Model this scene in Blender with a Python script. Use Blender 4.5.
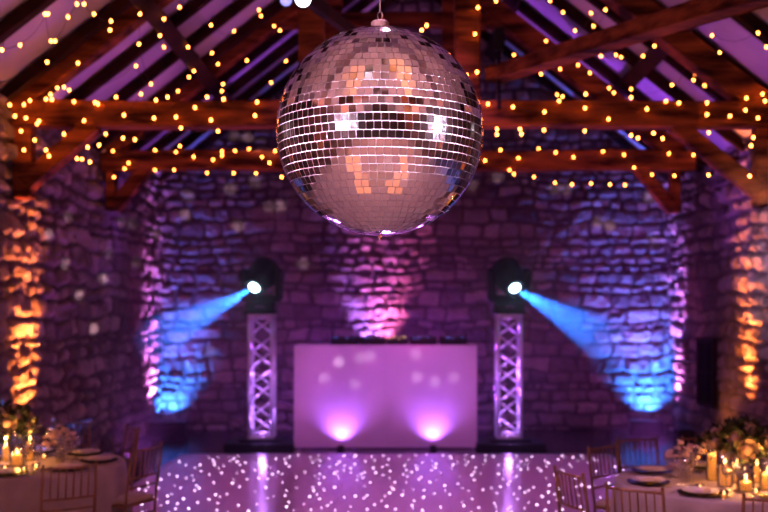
import bpy, bmesh, math, random
import numpy as np
from mathutils import Vector, Matrix, Euler
PI = math.pi
S = bpy.context.scene
C = S.collection
for o in list(bpy.data.objects): bpy.data.objects.remove(o)

# ------------------------------------------------------------------ camera
EYE = 2.0; VX = 400.0; VY = 312.0; F = 1000.0
cam_d = bpy.data.cameras.new('camera'); cam = bpy.data.objects.new('camera', cam_d); C.objects.link(cam)
cam.location = (0, 0, EYE); cam.rotation_euler = (PI/2, 0, 0)
cam_d.sensor_width = 36; cam_d.lens = 36*F/768
cam_d.shift_x = -(VX-384)/768; cam_d.shift_y = (VY-256)/768
cam_d.dof.use_dof = True; cam_d.dof.focus_distance = 3.62; cam_d.dof.aperture_fstop = 2.5
cam_d.clip_start = 0.05
S.camera = cam
# ------------------------------------------------------------------ world / exposure
w = bpy.data.worlds.new('world'); S.world = w; w.use_nodes = True
w.node_tree.nodes['Background'].inputs[0].default_value = (0.02, 0.01, 0.03, 1)
w.node_tree.nodes['Background'].inputs[1].default_value = 0.3
S.view_settings.view_transform = 'Standard'; S.view_settings.look = 'None'
S.view_settings.exposure = 0.0; S.view_settings.gamma = 1.0; S.view_settings.use_curve_mapping = False
S.cycles.max_bounces = 8; S.cycles.diffuse_bounces = 3; S.cycles.glossy_bounces = 4
S.cycles.transparent_max_bounces = 16; S.cycles.volume_bounces = 0
S.cycles.sample_clamp_indirect = 4.0; S.cycles.caustics_reflective = False; S.cycles.caustics_refractive = False
S.cycles.use_denoising = True

def P(px, py, Y): return Vector(((px-VX)/F*Y, Y, EYE+(VY-py)/F*Y))
# room numbers
XL, XR, YW = -4.10, 4.63, 17.1
YF, YB = 10.43, 13.62            # the two tie-beam trusses
EAVE = 4.30; PITCH = 0.78; RX = (XL+XR)/2; RZ = EAVE+PITCH*(XR-XL)/2
YR = -9.0                         # rear end of the hall
BALL = P(380, 132.5, 3.88); BR = 0.40

def light(kind, name, loc, energy, color, target=None, size=None, blend=None, radius=0.03, sx=None, sy=None):
    d = bpy.data.lights.new(name, kind); d.energy = energy; d.color = color
    o = bpy.data.objects.new(name, d); C.objects.link(o); o.location = loc
    if kind == 'AREA':
        d.shape = 'RECTANGLE'; d.size = sx; d.size_y = sy
    else: d.shadow_soft_size = radius
    if kind == 'SPOT':
        d.spot_size = math.radians(size); d.spot_blend = blend
    if target is not None:
        o.rotation_euler = (Vector(target)-Vector(loc)).to_track_quat('-Z', 'Y').to_euler()
    return o

MAG = (0.62, 0.03, 0.31); PUR = (0.38, 0.07, 0.95); ROSE = (1.0, 0.42, 0.42)
# hall washes: added unseen spots that tint walls, roof and beams
for x in (-2.7, 0.2, 3.1):                      # added spots behind the farther tie beam, aimed at the gable wall
    light('SPOT', 'magenta_wash_fill', (x, 14.0, 2.2), 54, MAG, (x*1.15, 17.1, 1.9), 110, 0.9, 0.10)
light('SPOT', 'magenta_wash_fill', (1.5, 11.2, 2.6), 112, MAG, (XL, 13.2, 1.8), 95, 0.9, 0.10)
light('SPOT', 'magenta_wash_fill', (-1.2, 11.2, 2.6), 112, MAG, (XR, 13.2, 1.8), 95, 0.9, 0.10)
# added spots low down, aiming up to tint the roof
light('SPOT', 'roof_wash_fill', (-1.2, 15.6, 0.5), 1150, PUR, (-2.2, 10.8, 6.0), 95, 0.9, 0.12)
light('SPOT', 'roof_wash_fill', (0.9, 15.6, 0.5), 1700, PUR, (2.4, 10.8, 6.0), 95, 0.9, 0.12)
light('SPOT', 'roof_wash_fill', (0.0, 5.2, 0.5), 80, (0.62,0.12,0.9), (0, 10, 6.5), 110, 0.9, 0.12)
for x in (-3.35, 3.2): light('SPOT', 'beam_underside_fill', (x, 12.3, 0.15), 270, (0.60,0.10,0.85), (x*0.5, 11.3, 4.5), 100, 0.9, 0.08)  # added unseen spots for the pink undersides of the tie beams
# added unseen spots whose warm pools streak the mirror ball
for sd in (-1, 1):
    for r in (1.3, 2.0, 2.8, 3.7, 4.8):
        a = math.radians(33); px_, py_ = BALL.x+sd*math.sin(a)*r, BALL.y-math.cos(a)*r
        light('SPOT', 'floor_pool_fill', (px_, py_, 1.3), 1100, (1.0,0.30,0.05), (px_, py_, 0), 38, 0.8, 0.02)
        if r > 2: light('SPOT', 'ceiling_pool_fill', (px_, py_, 4.0), 1500, (1.0,0.30,0.05), (px_, py_, 7), 38, 0.8, 0.02)
# added unseen spots tinting dance floor, booth, tables and the floor below the ball
light('SPOT', 'floor_wash_fill', (-0.1, 8.6, 6.2), 560, (0.88,0.20,0.92), (-0.1, 12.0, 0), 62, 0.7, 0.1)
light('SPOT', 'booth_wash_fill', (-0.2, 10.9, 3.7), 300, (0.80,0.13,0.95), (-0.2, 14.6, 0.7), 42, 0.6, 0.08)
light('SPOT', 'table_wash_fill', (0, 9.4, 4.6), 60, (0.75,0.25,0.80), (-3.0, 8.4, 0.7), 44, 0.8, 0.1)
light('SPOT', 'table_wash_fill', (0, 9.4, 4.6), 60, (0.75,0.25,0.70), (2.4, 7.4, 0.7), 45, 0.8, 0.1)
light('SPOT', 'floor_wash_fill', (0.0, 6.2, 5.6), 700, (0.9,0.4,0.7), (0.0, 4.5, 0), 90, 0.7, 0.1)
# added unseen spots warming the rear hall for the ball's reflection
light('SPOT', 'rear_hall_fill', (0, -1.5, 1.2), 1950, ROSE, (0,-1.5,6), 140, 0.8, 0.15)
light('SPOT', 'rear_hall_fill', (0, -1.5, 4.6), 1150, ROSE, (0,-1.5,0), 130, 0.8, 0.15)

# ------------------------------------------------------------------ materials
def mat(name, color=(0.5,0.5,0.5), rough=0.5, metal=0.0, emit=None, estr=0.0, **kw):
    m = bpy.data.materials.new(name); m.use_nodes = True
    b = m.node_tree.nodes['Principled BSDF']
    b.inputs['Base Color'].default_value = (*color, 1); b.inputs['Roughness'].default_value = rough
    b.inputs['Metallic'].default_value = metal
    if emit is not None:
        b.inputs['Emission Color'].default_value = (*emit, 1); b.inputs['Emission Strength'].default_value = estr
    for k, v in kw.items(): b.inputs[k.replace('_', ' ')].default_value = v
    return m
def noise_color(m, c1, c2, scale=5, stretch=(1,1,1), bump=0.0, bscale=None, detail=6, dist=0.02):
    nt = m.node_tree; N = nt.nodes; L = nt.links; b = N['Principled BSDF']
    tc = N.new('ShaderNodeTexCoord'); mp = N.new('ShaderNodeMapping'); mp.inputs['Scale'].default_value = stretch
    L.new(tc.outputs['Object'], mp.inputs[0])
    n = N.new('ShaderNodeTexNoise'); n.inputs['Scale'].default_value = scale; n.inputs['Detail'].default_value = detail
    L.new(mp.outputs[0], n.inputs['Vector'])
    r = N.new('ShaderNodeValToRGB'); r.color_ramp.elements[0].position = 0.35; r.color_ramp.elements[1].position = 0.68
    r.color_ramp.elements[0].color = (*c1, 1); r.color_ramp.elements[1].color = (*c2, 1)
    L.new(n.outputs[0], r.inputs[0]); L.new(r.outputs[0], b.inputs['Base Color'])
    if bump:
        n2 = N.new('ShaderNodeTexNoise'); n2.inputs['Scale'].default_value = bscale or scale*3; n2.inputs['Detail'].default_value = 5
        L.new(mp.outputs[0], n2.inputs['Vector'])
        bp = N.new('ShaderNodeBump'); bp.inputs['Strength'].default_value = bump; bp.inputs['Distance'].default_value = dist
        L.new(n2.outputs[0], bp.inputs['Height']); L.new(bp.outputs[0], b.inputs['Normal'])
    return m
def thin_glass(name, tint=(1,1,1), gloss=0.2, rough=0.02):
    m = bpy.data.materials.new(name); m.use_nodes = True; nt = m.node_tree; N = nt.nodes; L = nt.links
    N.remove(N['Principled BSDF']); out = N['Material Output']
    t = N.new('ShaderNodeBsdfTransparent'); t.inputs[0].default_value = (*tint, 1)
    g = N.new('ShaderNodeBsdfGlossy'); g.inputs['Roughness'].default_value = rough
    lw = N.new('ShaderNodeLayerWeight'); lw.inputs[0].default_value = 0.35
    ma = N.new('ShaderNodeMath'); ma.operation = 'MULTIPLY_ADD'; ma.inputs[1].default_value = 0.75; ma.inputs[2].default_value = gloss
    L.new(lw.outputs['Facing'], ma.inputs[0])
    mx = N.new('ShaderNodeMixShader'); L.new(ma.outputs[0], mx.inputs[0]); L.new(t.outputs[0], mx.inputs[1]); L.new(g.outputs[0], mx.inputs[2])
    L.new(mx.outputs[0], out.inputs[0]); return m

M = {}
M['wood'] = noise_color(mat('old_oak', rough=0.8, Specular_IOR_Level=0.15), (0.03,0.006,0.002), (0.34,0.10,0.026), 3.4, (0.45,1,2.6), 0.8, 12, 8, 0.03)
M['wood_dark'] = noise_color(mat('dark_oak', rough=0.8, Specular_IOR_Level=0.15), (0.012,0.004,0.002), (0.05,0.016,0.008), 2.5, (1,1,1), 0.5, 14, 8, 0.03)
M['plaster'] = noise_color(mat('lime_plaster', rough=0.9), (0.50,0.47,0.50), (0.68,0.64,0.66), 1.1, (1,1,1), 0.3, 9)
M['floor'] = noise_color(mat('polished_floor', rough=0.22), (0.035,0.028,0.04), (0.07,0.055,0.075), 1.5, (1,1,1), 0.05, 8)
M['rearwall'] = noise_color(mat('rear_stone', rough=0.9), (0.08,0.05,0.045), (0.22,0.14,0.13), 3.5, (1,1,1.6), 0.6, 9)
M['black'] = mat('black_plastic', (0.008,0.008,0.010), 0.6, Specular_IOR_Level=0.2)
M['blackmetal'] = mat('black_metal', (0.02,0.02,0.025), 0.35, 0.6)
M['alu'] = mat('truss_aluminium', (0.82,0.80,0.85), 0.38, 0.55)
M['panel'] = noise_color(mat('white_panel_fabric', rough=0.75), (0.76,0.72,0.76), (0.82,0.78,0.82), 2, (1,1,1), 0.0)
M['chrome'] = mat('chrome', (0.9,0.9,0.92), 0.12, 1.0)
M['cable'] = mat('cable_rubber', (0.02,0.012,0.01), 0.6)
M['chair'] = noise_color(mat('limewash_gold_wood', rough=0.42), (0.17,0.08,0.04), (0.30,0.15,0.08), 12, (1,1,0.2), 0.0)
M['cushion'] = mat('ivory_cushion', (0.6,0.5,0.45), 0.9)
M['cloth'] = noise_color(mat('linen_cloth', rough=0.9), (0.36,0.29,0.31), (0.44,0.36,0.38), 6, (1,1,1), 0.15, 90)
M['china'] = mat('white_china', (0.75,0.72,0.72), 0.2)
M['charger'] = mat('dark_charger', (0.05,0.025,0.03), 0.25, 0.3)
M['napkin'] = mat('pale_napkin', (0.72,0.6,0.62), 0.9)
M['silver'] = mat('polished_silver', (0.85,0.8,0.78), 0.15, 1.0)
M['glass'] = thin_glass('clear_glass', (0.97,0.95,0.95))
M['wax'] = mat('glowing_candle_wax', (0.95,0.62,0.25), 0.5, emit=(1.0,0.30,0.03), estr=1.5)  # emission stands in for flame light shining through the wax
M['flame'] = mat('candle_flame', (1,0.7,0.3), 0.5, emit=(1.0,0.55,0.16), estr=28)
M['leaf'] = noise_color(mat('leaf_green', rough=0.55), (0.006,0.012,0.006), (0.018,0.030,0.014), 20)
M['rose'] = noise_color(mat('ivory_rose', rough=0.7), (0.42,0.28,0.25), (0.55,0.40,0.34), 30)
M['bulb'] = mat('warm_bulb', (1,0.7,0.35), 0.4, emit=(1.0,0.24,0.035), estr=30)
M['lens_blue'] = mat('moving_head_lens_glow', (1,1,1), 0.3, emit=(0.55,0.85,1.0), estr=25)
M['grout'] = mat('mirror_ball_core', (0.58,0.50,0.58), 0.5, 0.0)
M['mirror'] = mat('mirror_tile', (0.92,0.86,0.90), 0.06, 1.0)

# ------------------------------------------------------------------ helpers
def tag(o, label=None, cat=None, group=None, kind=None):
    if label: o['label'] = label
    if cat: o['category'] = cat
    if group: o['group'] = group
    if kind: o['kind'] = kind
    return o
def empty(name, loc=(0,0,0), rz=0.0):
    o = bpy.data.objects.new(name, None); C.objects.link(o); o.location = loc; o.rotation_euler = (0,0,rz)
    o.empty_display_size = 0.1; return o
def link_mesh(name, me, m=None, parent=None, loc=None, smooth=False):
    if m is not None:
        for x in (m if isinstance(m, (list, tuple)) else [m]): me.materials.append(x)
    if smooth:
        me.polygons.foreach_set('use_smooth', [True]*len(me.polygons))
    o = bpy.data.objects.new(name, me); C.objects.link(o)
    if parent is not None: o.parent = parent
    if loc is not None: o.location = loc
    return o
def obj(name, bm, m=None, parent=None, loc=None, smooth=False):
    me = bpy.data.meshes.new(name); bmesh.ops.recalc_face_normals(bm, faces=bm.faces[:]); bm.to_mesh(me); bm.free()
    return link_mesh(name, me, m, parent, loc, smooth)
def struct(name, bm, m, parent=None, label=None, **k):
    o = obj(name, bm, m, parent, **k)
    if parent is None: o['kind'] = 'structure'
    if label: o['label'] = label
    return o
def box(bm, lo, hi, bev=0.0, mi=0):
    lo, hi = Vector(lo), Vector(hi)
    r = bmesh.ops.create_cube(bm, size=1.0); vs = r['verts']
    for v in vs: v.co = Vector(((lo[i]+hi[i])/2+(v.co[i])*(hi[i]-lo[i]) for i in range(3)))
    fs = list({f for v in vs for f in v.link_faces})
    for f in fs: f.material_index = mi
    if bev:
        es = list({e for v in vs for e in v.link_edges})
        bmesh.ops.bevel(bm, geom=es, offset=bev, segments=2, affect='EDGES', profile=0.6)
    return bm
def bar(bm, a, b, w, h, up=Vector((0,1,0)), bev=0.0):
    """rectangular timber from a to b: w along `up`, h across"""
    a, b = Vector(a), Vector(b); d = (b-a); L = d.length; d.normalize()
    u = Vector(up); u = (u - d*u.dot(d)).normalized(); v = d.cross(u)
    r = bmesh.ops.create_cube(bm, size=1.0); vs = r['verts']
    for q in vs:
        c = q.co.copy(); q.co = (a+b)/2 + d*(c.x*L) + u*(c.y*w) + v*(c.z*h)
    if bev:
        es = list({e for q in vs for e in q.link_edges})
        bmesh.ops.bevel(bm, geom=es, offset=bev, segments=1, affect='EDGES')
    return bm
def tube(bm, pts, r, n=8, cap=True, r2=None):
    pts = [Vector(p) for p in pts]; rings = []
    for i, p in enumerate(pts):
        d = (pts[min(i+1,len(pts)-1)]-pts[max(i-1,0)]).normalized()
        u = d.orthogonal().normalized() if i == 0 else (pu - d*pu.dot(d)).normalized()
        pu = u; v = d.cross(u)
        rr = r if r2 is None else r+(r2-r)*i/(len(pts)-1)
        rings.append([bm.verts.new(p+(u*math.cos(2*PI*k/n)+v*math.sin(2*PI*k/n))*rr) for k in range(n)])
    for i in range(len(rings)-1):
        for k in range(n): bm.faces.new((rings[i][k], rings[i][(k+1)%n], rings[i+1][(k+1)%n], rings[i+1][k]))
    if cap: bm.faces.new(rings[0][::-1]); bm.faces.new(rings[-1])
    return bm
def lathe(bm, prof, n=24, origin=(0,0,0), axis=None):
    """profile of (r, z); r == 0 closes with a point"""
    o = Vector(origin); rings = []
    R = Matrix.Identity(3) if axis is None else Vector((0,0,1)).rotation_difference(Vector(axis)).to_matrix()
    for r, z in prof:
        if r <= 1e-6: rings.append([bm.verts.new(o+R@Vector((0,0,z)))])
        else: rings.append([bm.verts.new(o+R@Vector((r*math.cos(2*PI*k/n), r*math.sin(2*PI*k/n), z))) for k in range(n)])
    for a, b in zip(rings, rings[1:]):
        for k in range(n):
            k2 = (k+1) % n
            if len(a) == 1 and len(b) == 1: continue
            if len(a) == 1: bm.faces.new((a[0], b[k], b[k2]))
            elif len(b) == 1: bm.faces.new((a[k], a[k2], b[0]))
            else: bm.faces.new((a[k], a[k2], b[k2], b[k]))
    return bm
def NB(): return bmesh.new()
def kids(o): return [c for c in bpy.data.objects if c.parent == o]
def copy_tree(o, kidmap, parent=None):
    c = o.copy(); C.objects.link(c)
    if parent is not None: c.parent = parent
    for ch in kidmap.get(o, []): copy_tree(ch, kidmap, c)
    return c
def kmap(root):
    m = {}; st = [root]
    while st:
        o = st.pop(); k = kids(o); m[o] = k; st += k
    return m

# ------------------------------------------------------------------ rubble stone walls (real relief)
def vnoise(x, y, seed):
    rs = np.random.RandomState(seed); T = rs.rand(64, 64)
    xi = np.floor(x).astype(int); yi = np.floor(y).astype(int); fx = x-xi; fy = y-yi
    fx = fx*fx*(3-2*fx); fy = fy*fy*(3-2*fy)
    g = lambda a, b: T[a % 64, b % 64]
    return ((g(xi,yi)*(1-fx)+g(xi+1,yi)*fx)*(1-fy)+(g(xi,yi+1)*(1-fx)+g(xi+1,yi+1)*fx)*fy)*2-1
def rubble(U, V, seed, rough=1.0):
    """height (m) and stone tint over coordinates U (along), V (up)"""
    rs = np.random.RandomState(seed)
    u = U + 0.05*vnoise(U*2.3, V*2.9, seed+1) + 0.035*vnoise(U*5, V*5, seed+2)
    v = V + 0.045*vnoise(U*1.5, V*1.9, seed+3) + 0.032*vnoise(U*5, V*5, seed+4)
    edges = [-0.4]
    while edges[-1] < 10: edges.append(edges[-1]+rs.uniform(0.12, 0.27))
    edges = np.array(edges); row = np.clip(np.searchsorted(edges, v)-1, 0, len(edges)-2)
    dv = np.minimum(v-edges[row], edges[row+1]-v)
    du = np.zeros_like(u); sid = np.zeros(u.shape, int)
    for r in range(len(edges)-1):
        m = row == r
        hgt = edges[r+1]-edges[r]
        es = [-12+rs.rand()*0.3]
        while es[-1] < 30: es.append(es[-1]+rs.uniform(0.8, 2.1)*hgt+0.04)
        if not m.any(): continue
        es = np.array(es); k = np.clip(np.searchsorted(es, u[m])-1, 0, len(es)-2)
        du[m] = np.minimum(u[m]-es[k], es[k+1]-u[m]); sid[m] = r*997+k
    d = np.minimum(dv, du); d = np.where((dv < .06) & (du < .06), np.maximum(0, .06-np.hypot(.06-dv, .06-du)), d)
    t = np.clip((d-0.004-0.008*vnoise(U*3,V*3,seed+7))/(0.045+0.025*vnoise(U*5,V*5,seed+8)), 0, 1); t = t*t*(3-2*t)
    H = np.random.RandomState(seed+9).rand(4099)
    tint = H[sid % 4099]; off = H[(sid*7+13) % 4099]
    tilt = (H[(sid*3+5) % 4099]-0.5)
    h = t*(0.030+0.036*off + 0.10*tilt*np.clip(d,0,.07)) + t*(0.028*vnoise(U*8, V*8, seed+5)+0.010*vnoise(U*19, V*19, seed+6))*rough
    return h*rough, tint, t
def stone_wall(name, n_u, n_v, u0, u1, v0, v1, place, seed, rough=1.0, cut=None, recess=None, label=None):
    us = np.linspace(u0, u1, n_u); vs = np.linspace(v0, v1, n_v); U, V = np.meshgrid(us, vs)
    h, tint, t = rubble(U, V, seed, rough)
    if recess is not None:
        a, b, c, d = recess; m = (U > a) & (U < b) & (V > c) & (V < d); h = np.where(m, -0.28, h); t = np.where(m, 0.2, t)
    co = place(U, V, h).reshape(-1, 3)
    i = np.arange((n_v-1)*n_u).reshape(n_v-1, n_u)[:, :-1]
    quads = np.stack([i, i+1, i+1+n_u, i+n_u], -1).reshape(-1, 4)
    if cut is not None:
        ok = cut(U, V).reshape(-1); quads = quads[ok[quads].all(1)]
    me = bpy.data.meshes.new(name); me.vertices.add(len(co)); me.vertices.foreach_set('co', co.ravel())
    me.loops.add(quads.size); me.loops.foreach_set('vertex_index', quads.ravel().astype(np.int32))
    me.polygons.add(len(quads)); me.polygons.foreach_set('loop_start', np.arange(0, quads.size, 4, dtype=np.int32))
    me.update(calc_edges=True)
    a = me.attributes.new('tint', 'FLOAT', 'POINT'); a.data.foreach_set('value', tint.ravel().astype(np.float32))
    a = me.attributes.new('stone', 'FLOAT', 'POINT'); a.data.foreach_set('value', t.ravel().astype(np.float32))
    me.validate()
    o = link_mesh(name, me, M['stone'], smooth=True); o['kind'] = 'structure'
    if label: o['label'] = label
    return o
def stone_material():
    m = mat('rubble_stone', rough=0.92); nt = m.node_tree; N = nt.nodes; L = nt.links; b = N['Principled BSDF']
    a = N.new('ShaderNodeAttribute'); a.attribute_name = 'tint'; s = N.new('ShaderNodeAttribute'); s.attribute_name = 'stone'
    r = N.new('ShaderNodeValToRGB'); e = r.color_ramp.elements
    e[0].color = (0.17,0.13,0.13,1); e[1].color = (0.50,0.42,0.38,1); x = e.new(0.5); x.color = (0.32,0.26,0.25,1)
    L.new(a.outputs['Fac'], r.inputs[0])
    tc = N.new('ShaderNodeTexCoord'); n = N.new('ShaderNodeTexNoise'); n.inputs['Scale'].default_value = 6; n.inputs['Detail'].default_value = 8
    L.new(tc.outputs['Object'], n.inputs['Vector'])
    mx = N.new('ShaderNodeMix'); mx.data_type = 'RGBA'; mx.blend_type = 'MULTIPLY'; mx.inputs[0].default_value = 0.6
    L.new(r.outputs[0], mx.inputs[6]); L.new(n.outputs[0], mx.inputs[7])
    m2 = N.new('ShaderNodeMix'); m2.data_type = 'RGBA'; L.new(s.outputs['Fac'], m2.inputs[0])
    m2.inputs[6].default_value = (0.09,0.07,0.07,1); L.new(mx.outputs[2], m2.inputs[7]); L.new(m2.outputs[2], b.inputs['Base Color'])
    n2 = N.new('ShaderNodeTexNoise'); n2.inputs['Scale'].default_value = 14; n2.inputs['Detail'].default_value = 6; L.new(tc.outputs['Object'], n2.inputs['Vector'])
    bp = N.new('ShaderNodeBump'); bp.inputs['Strength'].default_value = 0.9; bp.inputs['Distance'].default_value = 0.05
    L.new(n2.outputs[0], bp.inputs['Height']); L.new(bp.outputs[0], b.inputs['Normal']); return m
M['stone'] = stone_material()

stone_wall('wall_back', 350, 310, XL-0.05, XR+0.05, 0, RZ+0.05, lambda U,V,h: np.stack([U, YW-h, V], -1), 11, 1.0,
           cut=lambda U,V: V < RZ+0.08-PITCH*np.abs(U-RX), label='purple-lit rubble stone gable wall behind the booth')
Y0 = 9.0
stone_wall('wall_left', 300, 165, Y0, YW, 0, EAVE+0.02, lambda U,V,h: np.stack([XL+h-0.02, U, V], -1), 23, 1.25,
           label='rubble stone side wall with an orange uplit strip beside the left table')
stone_wall('wall_right', 300, 165, Y0, YW, 0, EAVE+0.02, lambda U,V,h: np.stack([XR-h+0.02, U, V], -1), 37, 1.25,
           recess=(14.45, 15.25, 0.62, 1.62), label='rubble stone side wall with the dark window opening')
# the rest of the hall behind the camera
bm = NB(); box(bm, (XL-0.3, YR, 0), (XL, Y0, EAVE)); struct('wall_left', bm, M['rearwall'])
bm = NB(); box(bm, (XR, YR, 0), (XR+0.3, Y0, EAVE)); struct('wall_right', bm, M['rearwall'])
bm = NB(); vs = [bm.verts.new(p) for p in ((XL,YR,0),(XR,YR,0),(XR,YR,EAVE),(RX,YR,RZ),(XL,YR,EAVE))]; bm.faces.new(vs)
struct('wall_front', bm, M['rearwall'])
bm = NB(); box(bm, (XL-0.3, YR, -0.1), (XR+0.3, YW+0.2, 0)); struct('floor', bm, M['floor'], label='dark polished floor around the dance floor')
bm = NB(); box(bm, (XL, YR, 0), (XR, 8.5, 0.004)); struct('floor', bm, noise_color(mat('pale_reflection_floor', rough=0.6), (0.42,0.36,0.35), (0.55,0.48,0.46), 2))  # pale floor layer added to brighten the ball's lower half
for sgn, xe in ((-1, XL), (1, XR)):
    bm = NB(); vs = []
    for y in (YR, YW+0.1):
        for x, z in ((xe+sgn*0.3, EAVE-PITCH*0.3), (RX, RZ)):
            for dz in (0, 0.12): vs.append(bm.verts.new((x, y, z+dz)))
    a = vs
    for q in ((0,2,6,4),(1,5,7,3),(0,1,3,2),(4,6,7,5),(0,4,5,1),(2,3,7,6)): bm.faces.new([a[i] for i in q])
    struct('ceiling', bm, M['plaster'], label='plastered roof slope between the rafters, %s side' % ('left' if sgn < 0 else 'right'))
# window opening in the right wall
wd = empty('window_1', (XR-0.075, 14.87, 0.60)); wd['kind'] = 'structure'; wd['label'] = 'small dark timber window shutter low in the right stone wall'
bm = NB()
for lo, hi in (((-.03,-.40,0),(.03,-.34,1)),((-.03,.34,0),(.03,.40,1)),((-.03,-.34,0),(.03,.34,.06)),((-.03,-.34,.94),(.03,.34,1)),((-.02,-.02,.06),(.02,.02,.94)),((-.02,-.34,.48),(.02,.34,.52))): box(bm, lo, hi)
obj('window_frame', bm, M['wood_dark'], wd)
bm = NB(); box(bm, (0.0,-.34,.06), (.012,.34,.94)); obj('pane', bm, mat('dark_pane', (0.008,0.005,0.004), 0.9, Specular_IOR_Level=0.05), wd)

# ------------------------------------------------------------------ roof timbers
def purlin_z(x): return RZ-PITCH*abs(x-RX)
random.seed(4)
def rafter(sgn, y, big=False):
    xe = XL if sgn < 0 else XR
    a = Vector((xe-0.0, y, EAVE-0.10)); b = Vector((RX, y, RZ-0.10))
    bm = NB(); bar(bm, a, b, 0.11+random.uniform(-.015,.02), 0.12, bev=0.008)
    o = struct('rafter', bm, M['wood_dark']); o['group'] = 'common rafters of the roof'; return o
for y in (4.9, 6.0, 7.0, 8.0, 9.1, 10.3, 11.55, 12.5, 13.4, 14.5, 15.3, 16.1, 16.95):
    for s in (-1, 1): rafter(s, y+random.uniform(-.05,.05))
for y in (1.2, -2.6, -6.0):
    bm = NB(); bar(bm, (XL, y, 4.07), (XR, y, 4.07), 0.24, 0.27, bev=0.015); o = struct('tie_beam', bm, M['wood']); o['group'] = 'tie beams behind the camera'
    for s in (-1, 1): rafter(s, y)
for s in (-1, 1):
    for k in (0.34, 0.70):
        x = RX+s*(1-k)*(XR-XL)/2; z = purlin_z(x)-0.29
        bm = NB(); bar(bm, (x, 6.0, z), (x, YW, z), 0.16, 0.20, up=(s*PITCH,0,1), bev=0.01)
        o = struct('purlin', bm, M['wood_dark']); o['group'] = 'purlins under the rafters'
bm = NB(); bar(bm, (RX, YR, RZ-0.16), (RX, YW, RZ-0.16), 0.22, 0.08, up=(0,0,1)); struct('ridge_beam', bm, M['wood_dark'])

def beam_part(name, a, b, w, h, root, up=(0,1,0), m='wood', bev=0.018):
    bm = NB(); bar(bm, a, b, w, h, up=Vector(up), bev=bev)
    bmesh.ops.subdivide_edges(bm, edges=[e for e in bm.edges if e.calc_length() > 0.8], cuts=14, use_grid_fill=True)
    for v in bm.verts:
        v.co += Vector((0, 0.012*math.sin(v.co.x*3.1+v.co.z*5), 0.010*math.sin(v.co.x*2.3+v.co.y)))
    return obj(name, bm, M[m], root)
def truss(Y, xl, xr, feet, label, xpost_l, xpost_r, brace_l, brace_r):
    t = empty('roof_truss', (0,0,0)); tag(t, label, 'roof truss')
    zb, zt = 3.94, 4.21; D = 0.24; yc = Y+D/2
    beam_part('tie_beam', (xl, yc, (zb+zt)/2), (xr, yc, (zb+zt)/2), D, zt-zb, t)
    xa, xb = XL+0.05, 3.80; xm = (xa+xb)/2; zr = 4.21+PITCH*(xb-xa)/2
    beam_part('principal_rafter', (xa, yc, 4.18), (xm, yc, zr), 0.22, 0.24, t)
    beam_part('principal_rafter', (xb, yc, 4.18), (xm, yc, zr), 0.22, 0.24, t)
    for x0, x1, zf in (xpost_l, xpost_r): beam_part('wall_post', ((x0+x1)/2, yc, zf), ((x0+x1)/2, yc, zb), 0.18, x1-x0, t)
    for (ax, az, bx, bz) in (brace_l, brace_r): beam_part('knee_brace', (ax, yc-0.02, az), (bx, yc-0.02, bz), 0.16, 0.17, t)
    return t, yc, xm, zr
t1, yc1, xm1, zr1 = truss(YF, XL+0.02, XR, None, 'nearer roof truss of dark oak with fairy lights on its tie beam', (-4.06,-3.87,3.18), (3.73,3.86,3.10),
     (-3.22,3.97,-3.93,3.34), (2.89,3.98,3.78,3.26))
t2, yc2, xm2, zr2 = truss(YB, XL+0.01, 4.05, None, 'farther roof truss of dark oak seen behind the mirror ball', (-4.03,-3.90,3.40), (3.70,3.84,3.36),
     (-3.47,4.0,-3.90,3.44), (3.24,4.0,3.74,3.40))
for t, yc, xm, zr, Y in ((t1, yc1, xm1, zr1, YF), (t2, yc2, xm2, zr2, YB)):
    for x in ((0.71), (-0.93)):
        z1 = zr-PITCH*abs(x-xm)
        beam_part('queen_post', (x, yc, 4.2), (x, yc, z1), 0.22, 0.27, t)
    beam_part('collar', (xm-1.7, yc, 6.0), (xm+1.7, yc, 6.0), 0.16, 0.20, t)
# stub of the far beam's tenon into the right wall
bm = NB(); bar(bm, (4.04, yc2, 4.07), (XR+0.02, yc2, 4.07), 0.12, 0.12); obj('tenon', bm, M['wood_dark'], t2)
# long horizontal ties that run from the queen posts towards the camera
bm = NB(); a = P(492, 76, YF+0.1); b = P(790, -16, 7.0); bar(bm, a, b, 0.14, 0.19, up=(0,0,1), bev=0.015)
o = struct('dragon_tie', bm, M['wood']); tag(o, 'long oak tie rising to the right from the queen post', 'roof timber', kind='structure')
bm = NB(); a = P(374, 50, YF+0.1); b = P(286, -20, 6.0); bar(bm, a, b, 0.09, 0.05, up=(0,0,1), bev=0.008)
o = struct('dragon_tie', bm, M['wood_dark']); tag(o, 'thin violet-lit timber strut above the left of the mirror ball', 'roof timber', kind='structure')
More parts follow.
